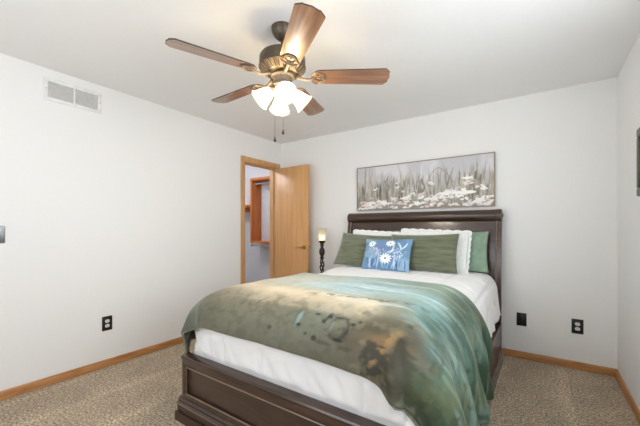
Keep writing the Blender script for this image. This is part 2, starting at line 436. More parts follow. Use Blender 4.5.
# footboard ----------------------------------------------------------------
FT = .396
bm = box(FX0, BX1, FY+.006, FY+.05, .10, FT-.012, .002)
ftb = link('footboard', bm, M_esp, bed)
bm = bmesh.new()
prof = [(0, 0), (-.008, 0), (-.011, .005), (-.011, .013), (-.006, .021), (.004, .025), (.046, .025), (.052, .018), (.052, 0)]
add_prism(bm, [(FX0-.008, FY+.004+d, FT-.016+z) for d, z in prof], (BX1-FX0+.016, 0, 0)); link('cap_rail', bm, M_esp, ftb, angle=30)
def ring_frame(x0, x1, z0, z1, wd, y0, y1):
    b = bmesh.new()
    add_box(b, x0, x1, y0, y1, z1-wd, z1, .003); add_box(b, x0, x1, y0, y1, z0, z0+wd, .003)
    add_box(b, x0, x0+wd, y0, y1, z0+wd, z1-wd, .003); add_box(b, x1-wd, x1, y0, y1, z0+wd, z1-wd, .003); return b
link('panel_frame', ring_frame(FX0, BX1, .125, FT-.014, .042, FY-.006, FY+.010), M_esp, ftb)
bm = bmesh.new(); xa, xb, za, zb = FX0+.045, BX1-.045, .170, FT-.059
yy = FY-.004
add_tube(bm, [(xa, yy, za), (xb, yy, za), (xb, yy, zb), (xa, yy, zb)], .0042, 6, closed=True)
link('panel_bead', bm, M_esp_edge, ftb)
def mould(prof, ax, a0, a1, base, sgn):
    bm = bmesh.new()
    if ax == 'x': add_prism(bm, [(a0, base+sgn*d, z) for d, z in prof], (a1-a0, 0, 0))
    else: add_prism(bm, [(base+sgn*d, a0, z) for d, z in prof], (0, a1-a0, 0))
    return bm
PL = [(0, .052), (.020, .052), (.022, .060), (.022, .092), (.026, .098), (.026, .108), (.016, .114), (.016, .124), (.006, .134), (.004, .142), (0, .142)]
bm = mould(PL, 'x', FX0-.024, BX1+.024, FY, -1); link('plinth', bm, M_esp, ftb, angle=30)
bm = mould([(.020, .0985), (.0285, .100), (.0285, .1055), (.020, .107)], 'x', FX0-.026, BX1+.026, FY, -1); link('plinth_bead', bm, M_esp_edge, ftb, angle=30)
def bracket_foot(x0, x1, toeL, toeR):
    # ogee bracket foot with a curved inner cut
    b = bmesh.new(); pts = []
    pts = [(x0, 0), (x1, 0)] if False else None
    outer, inner = (x0, x1) if toeL else (x1, x0); s = 1 if toeL else -1
    P = [(outer, 0), (outer+s*.16, 0), (outer+s*.17, .012), (outer+s*.19, .024), (outer+s*.22, .030), (inner, .034), (inner, .054), (outer, .054)]
    add_prism(b, [(x, FY-.034, z) for x, z in P], (0, .06, 0)); bevel_all(b, .003, 2, 40); return b
link('foot', bracket_foot(FX0-.034, FX0+.24, True, False), M_esp, ftb, angle=30)
link('foot', bracket_foot(BX1-.24, BX1+.034, False, True), M_esp, ftb, angle=30)
# rails --------------------------------------------------------------------
for s, xo in ((1, BX1), (-1, FX0)):
    x0, x1 = (xo-.034, xo-.002) if s > 0 else (xo+.002, xo+.034)
    rl = link('side_rail', box(x0, x1, FY+.05, -.15, .06, .335, .004), M_esp, bed)
    bm = mould([(0, .005), (.018, .005), (.020, .03), (.018, .062), (.022, .070), (.022, .080), (.010, .088), (.004, .10), (0, .10)], 'y', FY+.03, -.16, xo-s*.002, s)
    link('rail_plinth', bm, M_esp, rl, angle=30)
    bm = bmesh.new(); add_tube(bm, [(xo+s*.020, FY+.04, .075), (xo+s*.020, -.165, .075)], .004, 6); link('rail_bead', bm, M_esp_edge, rl)
link('slat_deck', box(FX0+.034, BX1-.034, FY+.05, -.14, .27, .33, .0), M_esp, bed)

# ------------------------------------------------------------------ draped cloth
def wrap(U, V, x0, x1, y0, y1, RH, RVs, RF, RVf, ztop, crown, fold, sqp=6):
    """Flat cloth coordinates laid over a soft loaf (x0..x1, foot y0, head y1) -> world points.
    RH / RVs: width and drop of the rounded long edges (may vary along the bed); RF / RVf: the same at the foot.
    fold(...) gives how far the hanging part swings out at hang h."""
    xi0, xi1, yi0 = x0+RH, x1-RH, y0+RF
    du = np.where(U < xi0, U-xi0, np.where(U > xi1, U-xi1, 0.0)); dv = np.where(V < yi0, V-yi0, 0.0)
    d = np.hypot(du, dv); dd = np.where(d < 1e-9, 1, d); nx, ny = du/dd, dv/dd
    wf = ny*ny
    Rh = RH*(1-wf) + RF*wf; Rv = RVs*(1-wf) + RVf*wf
    q = PI/2*np.sqrt((Rh**2+Rv**2)/2)
    a = np.minimum(d, q)/q*PI/2
    hor = Rh*np.sin(a); hang = np.maximum(0, d-q)
    drop = Rv*(1-np.cos(a)) + hang
    cxp = np.clip(U, xi0, xi1); cyp = np.maximum(V, yi0)
    f = fold(U, V, nx, ny, hang, np.maximum(0, d-.55*q))
    sq = (np.abs(nx)**sqp+np.abs(ny)**sqp)**(1/sqp) + (d < 1e-9)   # squarer corners in plan
    X = cxp + nx*(hor/sq+f); Y = cyp + ny*(hor/sq+f)
    mx = (x0+x1)/2
    cr = crown*(1-np.clip(np.abs(cxp-mx)/((x1-x0)/2), 0, 1)**2.2)
    Z = ztop + cr - drop
    return np.stack([X, Y, Z], -1), drop

def add_hem(name, pts, rad, mat, parent):
    return link(name, add_tube(bmesh.new(), pts, rad, 8), mat, parent)

# white comforter (a thick puffy body with quilted squares)
M_comf = plain('white_cotton', (.87, .87, .87, 1), .85, noise_amt=.015, nscale=400, bump=.05, spec=.2, sheen=.15)
CX0, CX1, CY0, CY1, CZ = 1.205, 2.80, -2.292, -.19, .785
cu = np.arange(CX0-.31, CX1+.315, .0125); cv = np.arange(CY0-.32, CY1+.001, .0125)
U, V = np.meshgrid(cu, cv, indexing='ij')
def comf_fold(U, V, nx, ny, h, h2):
    side = np.abs(nx)
    w_ = np.sin(V*17+1.0)+.6*np.sin(V*31+2)+.4*np.sin(V*53)
    wf = .5*np.sin(U*21)+.5*np.sin(U*47+1.3)
    flare = np.where(nx > 0, .10, .02)
    return side*(np.minimum(h, .3)*(.05*w_+flare)) + np.abs(ny)*np.minimum(h, .25)*.018*wf
def edge_rh(V): return .13 + .17*sstep(-.45, -1.15, V)
def edge_rv(V): return .16 + .16*sstep(-.45, -1.15, V)
P, drop = wrap(U, V, CX0, CX1, CY0, CY1, edge_rh(V), edge_rv(V), .26, .20, CZ, .025, comf_fold, 3.8)
# quilting: seams every 0.30 m pull the surface in; the filling swells between them
def seam(c, off, step=.305):
    q = np.abs(((c-off)/step) % 1.0 - .5)*step          # 0 mid, step/2 at the seam
    return np.exp(-((step/2-q)/.010)**2)
sm = np.maximum(seam(U, 1.275), .8*seam(V, -2.43))
nz_ = vnoise(U-1, V+3, 5, 5, 3, 4)-.5
nz2 = vnoise(U-1+V*.5, V+3, 16, 5, 9, 3)-.5
n_out = np.zeros_like(P)
gu = np.gradient(P, axis=0); gv = np.gradient(P, axis=1); nn = np.cross(gu, gv); nn /= np.maximum(1e-9, np.linalg.norm(nn, axis=-1, keepdims=True))
hangy = sstep(.05, .25, drop)
amp = -.015*sm + .018*nz_ + .026*nz2*hangy
edge = np.minimum.reduce([U-cu[0], cu[-1]-U, V-cv[0], cv[-1]-V])
P = P + nn*amp[..., None]*sstep(0, .05, edge)[..., None]
P[..., 1] = np.maximum(P[..., 1], -2.302 + (FY+.060+2.302)*(1-sstep(FT+.005, FT+.06, P[..., 2])))
P[..., 2] = np.maximum(P[..., 2], .345)
# close it underneath so the bedding is a solid body resting on the slats
me = grid_mesh('comforter', P)
bm = bmesh.new(); bm.from_mesh(me)
bd = [e for e in bm.edges if len(e.link_faces) == 1]
r = bmesh.ops.extrude_edge_only(bm, edges=bd)
nv = [v for v in r['geom'] if isinstance(v, bmesh.types.BMVert)]
for v in nv:
    v.co.x = min(max(v.co.x, CX0+.05), CX1-.05); v.co.y = max(v.co.y, CY0+.05)
    v.co.z = .335
ne = [e for e in r['geom'] if isinstance(e, bmesh.types.BMEdge)]
try: bmesh.ops.contextual_create(bm, geom=ne)
except Exception: pass
me2 = bpy.data.meshes.new('comforter'); bm.to_mesh(me2); bm.free()
comf = link('comforter', me2, M_comf, org=((CX0+CX1)/2, -1.2, .335), angle=70)
tag(comf, 'white quilted comforter covering the mattress of the sleigh bed', 'comforter')

# velvety throw blanket with a printed pattern
M_throw = attr_mat('printed_plush_throw', .62, .15, 260, .18, .3, .08)
BXa, BXb, BYa, BYb, BZ = 1.188, 2.828, -2.322, -1.20, .803
Rb = .135
bu = np.linspace(BXa+.32-.56, BXb-.32+.80, 330); bv = np.linspace(BYa+.28-.385, -1.225, 220)
U, V = np.meshgrid(bu, bv, indexing='ij')
hd = sstep(-1.95, -1.225, V)                          # the head edge sags towards the foot in the middle
V = V - hd*(.15*np.exp(-((U-1.80)/.40)**2)) - hd*.03 + hd*.06*sstep(2.45, 2.8, U)
V = V - .02*sstep(2.35, 2.75, U)*(1-sstep(-2.4, -2.0, V)) + .03*(1-sstep(1.2, 1.6, U))*(1-sstep(-2.4, -2.0, V))
def thr_fold(U, V, nx, ny, h, h2):
    right = (nx > 0)
    th = np.arctan2(-ny, np.abs(nx))                    # 0 = side, pi/2 = foot
    side_r = .15*np.sin((V+1.2)*23+.2+.8*np.sin(U*5))+.06*np.sin((V+1.2)*43+1.0)
    f = np.where(right, np.clip(np.abs(nx), 0, 1)*(-.02*h2+side_r*np.minimum(h2, .45)*sstep(0, .3, h2)), 0)
    f = f + np.where(right, h2*(.12*np.exp(-((th-.45)/.13)**2)+.30*np.exp(-((th-1.12)/.09)**2)-.10*np.exp(-((th-.80)/.12)**2))*(np.abs(ny) > 1e-6), 0)
    left = ~right & (np.abs(nx) > 1e-6)
    f = f + np.where(left, h2*(.02*np.abs(nx)+.06*np.sin(V*25)*np.abs(nx)), 0)
    f = f + np.where(left & (np.abs(ny) > 1e-6), h2*(.34*np.exp(-((th-.30)/.22)**2)+.12*np.exp(-((th-.95)/.10)**2)), 0)
    f = f + np.abs(ny)*h2*(.02+.02*np.sin(U*19))*(np.abs(nx) < .3)
    return f
P, drop = wrap(U, V, BXa, BXb, BYa, BYb, np.full_like(U, .32), np.full_like(U, .34), .28, .215, BZ, .025, thr_fold)
gu = np.gradient(P, axis=0); gv = np.gradient(P, axis=1); nn = np.cross(gu, gv); nn /= np.maximum(1e-9, np.linalg.norm(nn, axis=-1, keepdims=True))
wr = (vnoise(U+2, V+4, 3.2, 3.2, 21, 3)-.5)*.014 + (vnoise(U*1.0+V*.35+3, V*.8-U*.1+5, 9, 3, 22, 2)-.5)*.010
P = P + nn*(wr+.004)[..., None]
P[..., 2] = np.maximum(P[..., 2], .09)
# ---- print, with light and dark plush sheen mixed into its colours: misty blue-grey band, sandy middle, olive shore, green right side
SPOTS = [(1.35, -2.22, 128, 126, 106), (1.28, -2.32, 100, 108, 94), (1.31, -2.27, 130, 136, 122), (1.47, -2.31, 122, 120, 98), (1.49, -2.19, 156, 146, 124), (1.52, -2.02, 182, 168, 142), (1.8, -2.03, 190, 178, 152), (2.04, -2.12, 190, 176, 150), (1.83, -2.18, 176, 164, 138), (1.72, -2.24, 150, 142, 118), (1.96, -2.3, 138, 133, 112), (1.67, -2.34, 136, 132, 110), (1.85, -2.38, 124, 121, 100), (2.12, -2.35, 120, 119, 100), (2.21, -2.28, 128, 131, 112), (2.3, -2.23, 140, 150, 134), (2.35, -2.33, 118, 116, 98), (1.93, -1.78, 166, 184, 184), (2.15, -1.83, 160, 182, 186), (2.23, -1.66, 168, 188, 190), (2.43, -1.66, 164, 185, 186), (2.59, -1.7, 142, 168, 166), (1.67, -1.68, 178, 178, 164), (2.33, -2.09, 170, 164, 144), (2.45, -2.13, 186, 174, 150), (2.4, -2.19, 160, 156, 136), (2.45, -2.32, 104, 97, 78), (2.52, -2.23, 92, 86, 68), (2.59, -2.27, 146, 116, 78), (2.58, -2.17, 104, 98, 78), (2.63, -2.21, 92, 86, 68), (2.66, -2.31, 120, 108, 84), (2.73, -2.35, 118, 110, 86), (2.58, -2.37, 110, 104, 84), (2.6, -2.08, 122, 122, 104), (2.64, -2.13, 118, 126, 112), (2.7, -2.04, 98, 130, 126), (2.74, -2.19, 92, 120, 110), (2.72, -1.88, 116, 150, 150), (2.66, -1.53, 132, 142, 120), (2.76, -1.53, 120, 140, 118), (2.81, -1.78, 136, 162, 152), (2.92, -1.76, 100, 134, 116), (3.04, -1.61, 78, 110, 84), (3.15, -1.43, 70, 98, 70), (2.85, -2.24, 92, 120, 98), (2.89, -2.33, 80, 106, 82), (3.04, -1.91, 108, 138, 114), (2.91, -2.0, 120, 150, 134), (2.91, -1.51, 112, 142, 124)]
n1 = vnoise(U+1, V+7, 3.0, 5.0, 31, 4); n2 = vnoise(U+5, V+3, 11, 13, 32, 4); n3 = vnoise(U+5, V+3, 2.6, 30, 33, 3); n4 = vnoise(U*.8+V*.25+2, V+6, 5, 24, 34, 3); n5 = vnoise(U+8, V+1, 26, 30, 36, 3)
wu = U + .10*(n1-.5) + .05*(n2-.5); wv_ = V + .06*(vnoise(U+3, V+2, 3, 5, 37, 4)-.5) + .03*(n5-.5)
num = np.zeros(U.shape+(3,)); den = np.zeros(U.shape)
for (u_, v_, r_, g_, b_) in SPOTS:
    q_ = 1.0/((wu-u_)**2 + ((wv_-v_)*1.5)**2 + .0006)**1.6
    num += q_[..., None]*np.array((r_, g_, b_), float); den += q_
c = num/den[..., None]
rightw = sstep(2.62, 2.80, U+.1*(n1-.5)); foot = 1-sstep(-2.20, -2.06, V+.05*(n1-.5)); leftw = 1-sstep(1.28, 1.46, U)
head = (1-rightw)*(1-foot)
c = c*(1+.10*(n2-.5))[..., None]
c = mixc(c, (112, 144, 150), head*sstep(1.9, 2.2, U)*sstep(.54, .70, n3)*.55)
c = mixc(c, (206, 216, 216), head*sstep(1.9, 2.2, U)*sstep(.56, .72, 1-n3)*.45)
sand = sstep(-2.212, -2.180, V+.02*(n2-.5))*(1-sstep(-2.03, -1.97, V+.05*(n1-.5)))*sstep(1.45, 1.85, U)*(1-sstep(2.44, 2.50, U+.02*(n5-.5)))
c = mixc(c, (204, 190, 162), sand*(.45+.5*n2))
gg = (1-sstep(-2.215, -2.19, V))*sstep(1.5, 1.7, U)*(1-sstep(-.02, .03, U-2.46+(-2.18-V)*1.4))
c = mixc(c, (126, 128, 110), gg*.55)
# fringe of dark brush between sky and sand
lv = np.interp(U, [1.85, 2.07, 2.2, 2.33, 2.45, 2.55, 2.7], [-2.05, -2.05, -2.02, -2.00, -1.97, -1.95, -1.90])
fr_ = np.exp(-((V-lv-.02*(n2-.5))/.026)**2)*sstep(1.98, 2.12, U)*(1-sstep(2.62, 2.74, U))
c = mixc(c, (92, 88, 72), fr_*sstep(.36, .56, n5)*.85)
# brown scrub at the foot on the right
br = foot*sstep(2.40, 2.50, U+.2*(n1-.5))*(1-sstep(2.74, 2.82, U))
c = mixc(c, (58, 56, 46), br*sstep(.52, .64, n2)*.75); c = mixc(c, (148, 138, 110), br*sstep(.54, .66, n5)*.5)
for u0_, v0_, u1_, v1_ in ((2.575, -2.36, 2.60, -2.22), (2.60, -2.30, 2.62, -2.20), (2.56, -2.38, 2.575, -2.30)):
    t_ = np.clip((V-v0_)/(v1_-v0_), 0, 1); dd_ = np.hypot(U-(u0_+(u1_-u0_)*t_), V-(v0_+(v1_-v0_)*t_))
    c = mixc(c, (186, 148, 96), (1-sstep(.005, .018, dd_))*sstep(.35, .5, n5)*.6)
# green side: pale and dark streaks down the drop, dark leaves
c = mixc(c, (170, 194, 186), rightw*sstep(.55, .70, n4)*.55); c = mixc(c, (56, 82, 64), rightw*sstep(.54, .68, 1-n4)*.6)
c = mixc(c, (128, 128, 88), rightw*sstep(.56, .70, n2)*.45); c = mixc(c, (66, 96, 76), rightw*sstep(.56, .66, n5)*.5)
# left end: fold shade painted as dark vertical strokes, pale ones between
c = mixc(c, (72, 74, 60), leftw*sstep(.53, .64, vnoise(U*3+V*.3, V+2, 9, 3, 38, 3))*.7); c = mixc(c, (160, 176, 168), leftw*sstep(.55, .66, vnoise(U*3+4, V+2, 9, 3, 39, 3))*.5)
c = mixc(c, (100, 98, 80), foot*(1-br)*(1-leftw)*sstep(.54, .68, n5)*.35)
def blob(cx, cy, rx, ry, colr, k=1.0, hollow=0):
    global c
    e = np.sqrt(((U-cx)/rx)**2+((V-cy)/ry)**2)
    f = np.exp(-((e-1)/hollow)**2) if hollow else 1-sstep(.6, 1.2, e)
    c = mixc(c, colr, f*k*sstep(.28, .40, n5))
DK = (44, 48, 44)
blob(2.297, -2.255, .014, .045, DK, .95, .30); blob(2.293, -2.30, .010, .010, DK); blob(2.297, -2.215, .012, .006, DK)
blob(2.365, -2.265, .050, .052, DK, .55, .16); blob(2.385, -2.318, .030, .008, DK, .95); blob(2.36, -2.213, .045, .005, DK, .7)
blob(2.325, -2.26, .016, .03, (150, 160, 144), .6); blob(2.375, -2.26, .032, .034, (132, 136, 116), .6)
blob(2.225, -2.215, .016, .008, DK, .8); blob(2.27, -2.245, .008, .012, DK, .7); blob(2.43, -2.235, .014, .008, DK, .85); blob(2.455, -2.215, .008, .01, DK, .6)
blob(2.135, -2.255, .013, .045, (148, 186, 190), .85); blob(2.15, -2.29, .014, .008, DK, .9); blob(2.115, -2.255, .006, .045, (108, 118, 104), .6)
blob(2.205, -2.325, .011, .009, (62, 68, 62), .8); blob(2.258, -2.335, .016, .014, (60, 58, 44), .85); blob(1.98, -2.335, .014, .012, (76, 74, 58), .8)
blob(2.31, -2.345, .05, .010, (84, 80, 64), .6); blob(2.44, -2.345, .05, .010, (78, 74, 58), .6)
c = c*(.95+.10*vnoise(U, V, 40, 40, 35, 2))[..., None]*(1.07-.25*np.maximum(foot, rightw))[..., None]  # top lightened, foot and right drop darkened: shading put into the colour
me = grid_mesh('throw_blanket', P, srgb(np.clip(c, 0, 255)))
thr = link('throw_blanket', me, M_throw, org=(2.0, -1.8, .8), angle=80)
tag(thr, 'plush throw blanket printed in teal, olive and sand across the foot of the bed', 'blanket')
md = thr.modifiers.new('thick', 'SOLIDIFY'); md.thickness = .010; md.offset = 1.0
M_hem = plain('throw_hem', lin(122, 122, 104), .8, noise_amt=.2, nscale=40, sheen=.3)
loop = list(P[:, 0])
hm = [tuple(p) for p in P[::3, 0]]
add_hem('hem', hm, .0075, M_hem, thr)
M_hem2 = plain('throw_hem_green', lin(98, 128, 112), .8, noise_amt=.2, nscale=40, sheen=.3)
add_hem('hem', [tuple(p) for p in P[-1, ::3]], .007, M_hem2, thr)
add_hem('hem', [tuple(p) for p in P[0, ::3]], .007, M_hem, thr)

# ------------------------------------------------------------------ pillows
def pillow(name, w_, h_, th, loc, lean, yaw, roll, mat, seed, colfn=None, nu=46, nv=34, rib=0, pinch=.05):
    """soft rectangular cushion; local x along its width, z up its height, y its thickness"""
    u = np.linspace(-1, 1, nu); v = np.linspace(-1, 1, nv); UU, VV = np.meshgrid(u, v, indexing='ij')
    rs = np.random.RandomState(seed)
    prof = (np.clip(1-np.abs(UU)**2.6, 0, 1)**.62)*(np.clip(1-np.abs(VV)**2.4, 0, 1)**.62)
    bx = w_/2*(1 - pinch*(1-np.abs(VV)**2)*np.abs(UU)**3*1.0); 
    X = UU*w_/2*(1-pinch*(1-VV**2)*UU**2); Z = VV*h_/2*(1-pinch*1.3*(1-UU**2)*VV**2)
    nzv = vnoise(UU+3+seed, VV+4, 2.3, 2.3, seed, 3)-.5
    wrk = vnoise(UU+9, VV*.6+seed, 2, 7, seed+3, 2)-.5
    thk = th/2*prof*(1+.22*nzv)+.010*wrk*prof
    if rib: thk = thk + .0028*np.cos(VV*PI*rib)*prof
    fr = np.stack([X, -thk, Z], -1); bk = np.stack([X, thk*.9, Z], -1)
    Vt = np.concatenate([fr.reshape(-1, 3), bk.reshape(-1, 3)]); N = nu*nv; idx = np.arange(N).reshape(nu, nv)
    F = np.stack([idx[:-1, :-1], idx[1:, :-1], idx[1:, 1:], idx[:-1, 1:]], -1).reshape(-1, 4); G = F[:, ::-1]+N
    me = bpy.data.meshes.new(name); me.from_pydata(Vt.tolist(), [], F.tolist()+G.tolist())
    if colfn:
        cc = srgb(np.clip(colfn(UU, VV), 0, 255)).reshape(-1, 3); set_col(me, np.concatenate([cc, cc]))
    bm = bmesh.new(); bm.from_mesh(me); bmesh.ops.remove_doubles(bm, verts=bm.verts, dist=.0004); 
    bmesh.ops.recalc_face_normals(bm, faces=bm.faces[:]); bm.to_mesh(me); bm.free()
    me.materials.append(mat); me.shade_smooth()
    o = bpy.data.objects.new(name, me); COL.objects.link(o)
    o.rotation_euler = (Matrix.Rotation(yaw, 4, 'Z') @ Matrix.Rotation(lean, 4, 'X') @ Matrix.Rotation(roll, 4, 'Y')).to_euler()
    o.location = loc
    return o, (X, thk, Z)
def fabric(name, ca, cb, sc=(30, 30, 30), rough=.8, sheen=.3, bstr=.15):
    k = NT(name); co = k.coord(sc); nz = k.n('ShaderNodeTexNoise'); nz.inputs['Scale'].default_value = 1; nz.inputs['Detail'].default_value = 4; k.l(co, nz.inputs['Vector'])
    k.l(k.ramp(nz.outputs['Fac'], [(.32, ca), (.68, cb)]), k.b.inputs['Base Color'])
    k.b.inputs['Roughness'].default_value = rough; k.b.inputs['Sheen Weight'].default_value = sheen; k.b.inputs['Specular IOR Level'].default_value = .25
    k.bump(nz.outputs['Fac'], bstr, .003); return k.m
M_sage = fabric('sage_cotton', lin(128, 154, 134), lin(144, 168, 148), (18, 18, 18), .85, .2)
M_velvet = fabric('olive_velvet', lin(88, 94, 74), lin(116, 121, 98), (6, 6, 40), .65, .5, .2)
def lace_mat():
    k = NT('white_eyelet_cotton'); co = k.coord((62, 62, 62))
    vo = k.n('ShaderNodeTexVoronoi'); vo.inputs['Scale'].default_value = 1.0; k.l(co, vo.inputs['Vector'])
    k.l(k.ramp(vo.outputs['Distance'], [(.16, lin(200, 214, 210)), (.32, lin(238, 240, 236))]), k.b.inputs['Base Color'])
    k.b.inputs['Roughness'].default_value = .85; k.b.inputs['Specular IOR Level'].default_value = .2
    k.bump(vo.outputs['Distance'], .5, .003); return k.m
M_lace = lace_mat()
GP = 'pillows against the headboard'
L = -math.radians(17)
pz = .80
def put(name, x, y, w_, h_, th, lean_deg, yaw_deg, roll_deg, mat, seed, label, cat='pillow', z0=pz, **kw):
    le = -math.radians(lean_deg)                 # negative: the top goes back towards the headboard
    z = z0 + h_/2*math.cos(le); yy = y + h_/2*math.sin(-le)
    o, g = pillow(name, w_, h_, th, (x, yy, z), le, math.radians(yaw_deg), math.radians(roll_deg), mat, seed, **kw)
    tag(o, label, cat, GP); return o, g
# back row: sage
put('pillow', 1.66, -.285, .68, .40, .09, 13, 0, 0, M_sage, 1, 'sage green pillow at the back, mostly hidden behind the left white eyelet pillow')
put('pillow', 2.395, -.285, .68, .385, .09, 13, 0, -1, M_sage, 2, 'sage green pillow at the back, rightmost beside the headboard post')
# middle: white eyelet shams with a scalloped flange
def scallop(o, w_, h_):
    bm = bmesh.new(); pts = []
    n_ = 64; per = []
    def pt(s):
        s = s % 4; k_ = int(s); f = s-k_
        return [(-1+2*f, -1), (1, -1+2*f), (1-2*f, 1), (-1, 1-2*f)][k_]
    inn, out = [], []
    for i in range(n_*2):
        a_, b_ = pt(4*i/(n_*2)); sc = .018*(.55+.45*abs(math.sin(i*PI/4)))
        inn.append((a_*w_/2*.965, b_*h_/2*.955)); out.append((a_*(w_/2+sc-.006), b_*(h_/2+sc-.006)))
    m_ = len(inn)
    A = [bm.verts.new((x, -.004, z)) for x, z in inn]; B = [bm.verts.new((x, -.0015, z)) for x, z in out]
    A2 = [bm.verts.new((x, .004, z)) for x, z in inn]; B2 = [bm.verts.new((x, .0015, z)) for x, z in out]
    for i in range(m_):
        j = (i+1) % m_
        bm.faces.new((A[i], A[j], B[j], B[i])); bm.faces.new((A2[i], B2[i], B2[j], A2[j])); bm.faces.new((B[i], B[j], B2[j], B2[i])); bm.faces.new((A[i], A2[i], A2[j], A[j]))
    bmesh.ops.recalc_face_normals(bm, faces=bm.faces[:])
    me = bpy.data.meshes.new('flange'); bm.to_mesh(me); bm.free(); me.materials.append(M_lace)
    f = bpy.data.objects.new('flange', me); COL.objects.link(f); f.parent = o
o, g = put('pillow', 1.665, -.385, .62, .385, .10, 15, 0, 3, M_lace, 3, 'white eyelet pillow showing as a strip above the left olive velvet pillow', pinch=.02); scallop(o, .62, .385)
o, g = put('pillow', 2.255, -.385, .65, .400, .10, 15, 0, 2, M_lace, 4, 'white eyelet pillow with lacy edge behind the right olive velvet pillow', pinch=.02); scallop(o, .66, .405)
# front: olive velvet
put('pillow', 1.580, -.545, .66, .395, .12, 29, 1, 3, M_velvet, 5, 'olive velvet pillow on the left, its right half behind the blue cushion', rib=7)
put('pillow', 2.190, -.515, .66, .375, .13, 19, -2, -1.5, M_velvet, 6, 'olive velvet pillow on the right in front of the lacy white one', rib=7)
# blue floral lumbar cushion
def blue_print(UU, VV):
    c = np.zeros(UU.shape+(3,)); c[:] = (112, 148, 182); x = UU*.245; y = VV*.16
    n_ = vnoise(x+1, y+2, 14, 9, 50, 3); c = mixc(c, (98, 128, 166), sstep(.5, .65, n_)*.8); c = mixc(c, (156, 188, 210), sstep(.52, .68, vnoise(x+4, y+1, 10, 10, 51, 3))*.7)
    c = mixc(c, (118, 116, 168), np.exp(-((x+.03)/.07)**2-((y-.03)/.06)**2)*.45)
    rs = random.Random(8)
    def stroke(x0, y0, x1, y1, bend, wd, colr, k=1):
        nonlocal c
        best = np.full(UU.shape, 9.)
        for i in range(15):
            t_ = i/14; bx = x0+(x1-x0)*t_+bend*math.sin(PI*t_); by = y0+(y1-y0)*t_
            w2 = wd*(.45+.9*math.sin(PI*t_)); best = np.minimum(best, np.hypot(x-bx, y-by)/w2)
        c = mixc(c, colr, (1-sstep(.7, 1.25, best))*k)
    for i in range(26):
        bx = rs.uniform(-.22, .22); by = -.155; stroke(bx, by, bx+rs.uniform(-.05, .05), rs.uniform(-.07, .06), rs.uniform(-.02, .02), rs.uniform(.003, .006), rs.choice([(168, 200, 224), (206, 224, 238), (130, 176, 210), (56, 90, 140)]), .85)
    for a_, b_, c_, d_ in ((.06, -.01, .085, .10), (.16, .03, .115, .11), (.15, .03, .21, .11), (.02, .0, .10, .03)):
        stroke(a_, b_, c_, d_, .01, .006, (222, 234, 244), .9)
    for px_, py_, r_, n_pet in ((-.15, .095, .050, 9), (.045, .100, .052, 9), (.02, -.055, .066, 12)):
        th_ = np.arctan2((y-py_)*1.1, x-px_); rr = np.hypot(x-px_, (y-py_)*1.25)
        edge_ = r_*(.55+.45*np.abs(np.cos(th_*n_pet/2)))
        c = mixc(c, (244, 246, 242), 1-sstep(.85, 1.05, rr/edge_)); c = mixc(c, (126, 136, 140), (1-sstep(.7, 1.1, rr/(r_*.2))))
    for _ in range(60):
        bx, by = rs.choice([(-.10, .03), (-.07, .01), (.14, .0), (.12, -.02)]); bx += rs.gauss(0, .028); by += rs.gauss(0, .020)
        c = mixc(c, rs.choice([(214, 204, 222), (230, 234, 240), (190, 200, 226)]), 1-sstep(.6, 1.3, np.hypot(x-bx, y-by)/.0055))
    return c
M_blue = attr_mat('blue_floral_print', .8, .1, 300, .12, .2, .04)
o, g = put('cushion', 1.890, -.665, .495, .335, .12, 25, -1, -1.5, M_blue, 7, 'blue lumbar cushion printed with white daisies in front of the pillows', 'cushion', colfn=blue_print, nu=150, nv=100)
o['group'] = 'pillows against the headboard'

# ------------------------------------------------------------------ painting above the bed
PX0, PX1, PZ0, PZ1 = 1.268, 2.762, 1.424, 1.945
pt_ = empty('painting', ((PX0+PX1)/2, 0, PZ0), 'long canvas of pale meadow flowers in a thin champagne frame above the headboard', 'painting')
NX, NZ = 520, 184
gx, gz = np.meshgrid(np.linspace(0, 1, NX), np.linspace(0, 1, NZ), indexing='ij')
c = np.zeros(gx.shape+(3,)); c[:] = (200, 199, 203)
ax, az = gx*1.494, gz*.521
c = mixc(c, (222, 222, 226), sstep(.45, .7, vnoise(ax, az, 7, 4, 60, 3))*.8)
c = mixc(c, (176, 172, 166), (1-sstep(.25, .75, gz+.15*(vnoise(ax, az, 5, 3, 61, 3)-.5)))*.75)
c = mixc(c, (128, 124, 112), (1-sstep(.05, .45, gz+.2*(vnoise(ax, az, 9, 4, 62, 3)-.5)))*.6)
rp = random.Random(4)
def dab(cx, cz, rx, rz, ang_, colr, k=1.0, soft=.35):
    i0, i1 = max(0, int((cx-rx*1.6-rz)/1.494*NX)), min(NX, int((cx+rx*1.6+rz)/1.494*NX)+2); e_ = max(rx, rz)*1.4
    i0, i1 = max(0, int((cx-e_)/1.494*NX)), min(NX, int((cx+e_)/1.494*NX)+2); j0, j1 = max(0, int((cz-e_)/.521*NZ)), min(NZ, int((cz+e_)/.521*NZ)+2)
    if i1 <= i0 or j1 <= j0: return
    X_ = ax[i0:i1, j0:j1]-cx; Z_ = az[i0:i1, j0:j1]-cz; ca, sa = math.cos(ang_), math.sin(ang_)
    p_ = (X_*ca+Z_*sa)/rx; q_ = (-X_*sa+Z_*ca)/rz
    jag = 1+.35*(vnoise(ax[i0:i1, j0:j1], az[i0:i1, j0:j1], 60, 60, 63, 2)-.5)
    f = (1-sstep(1-soft, 1+soft*.3, np.hypot(p_, q_)*jag))*k
    c[i0:i1, j0:j1] = mixc(c[i0:i1, j0:j1], colr, f)
GRASS = [(164, 158, 144), (142, 134, 118), (186, 180, 164), (214, 211, 204), (124, 118, 108), (172, 160, 138), (150, 150, 136), (112, 108, 104), (224, 222, 220), (198, 192, 178)]
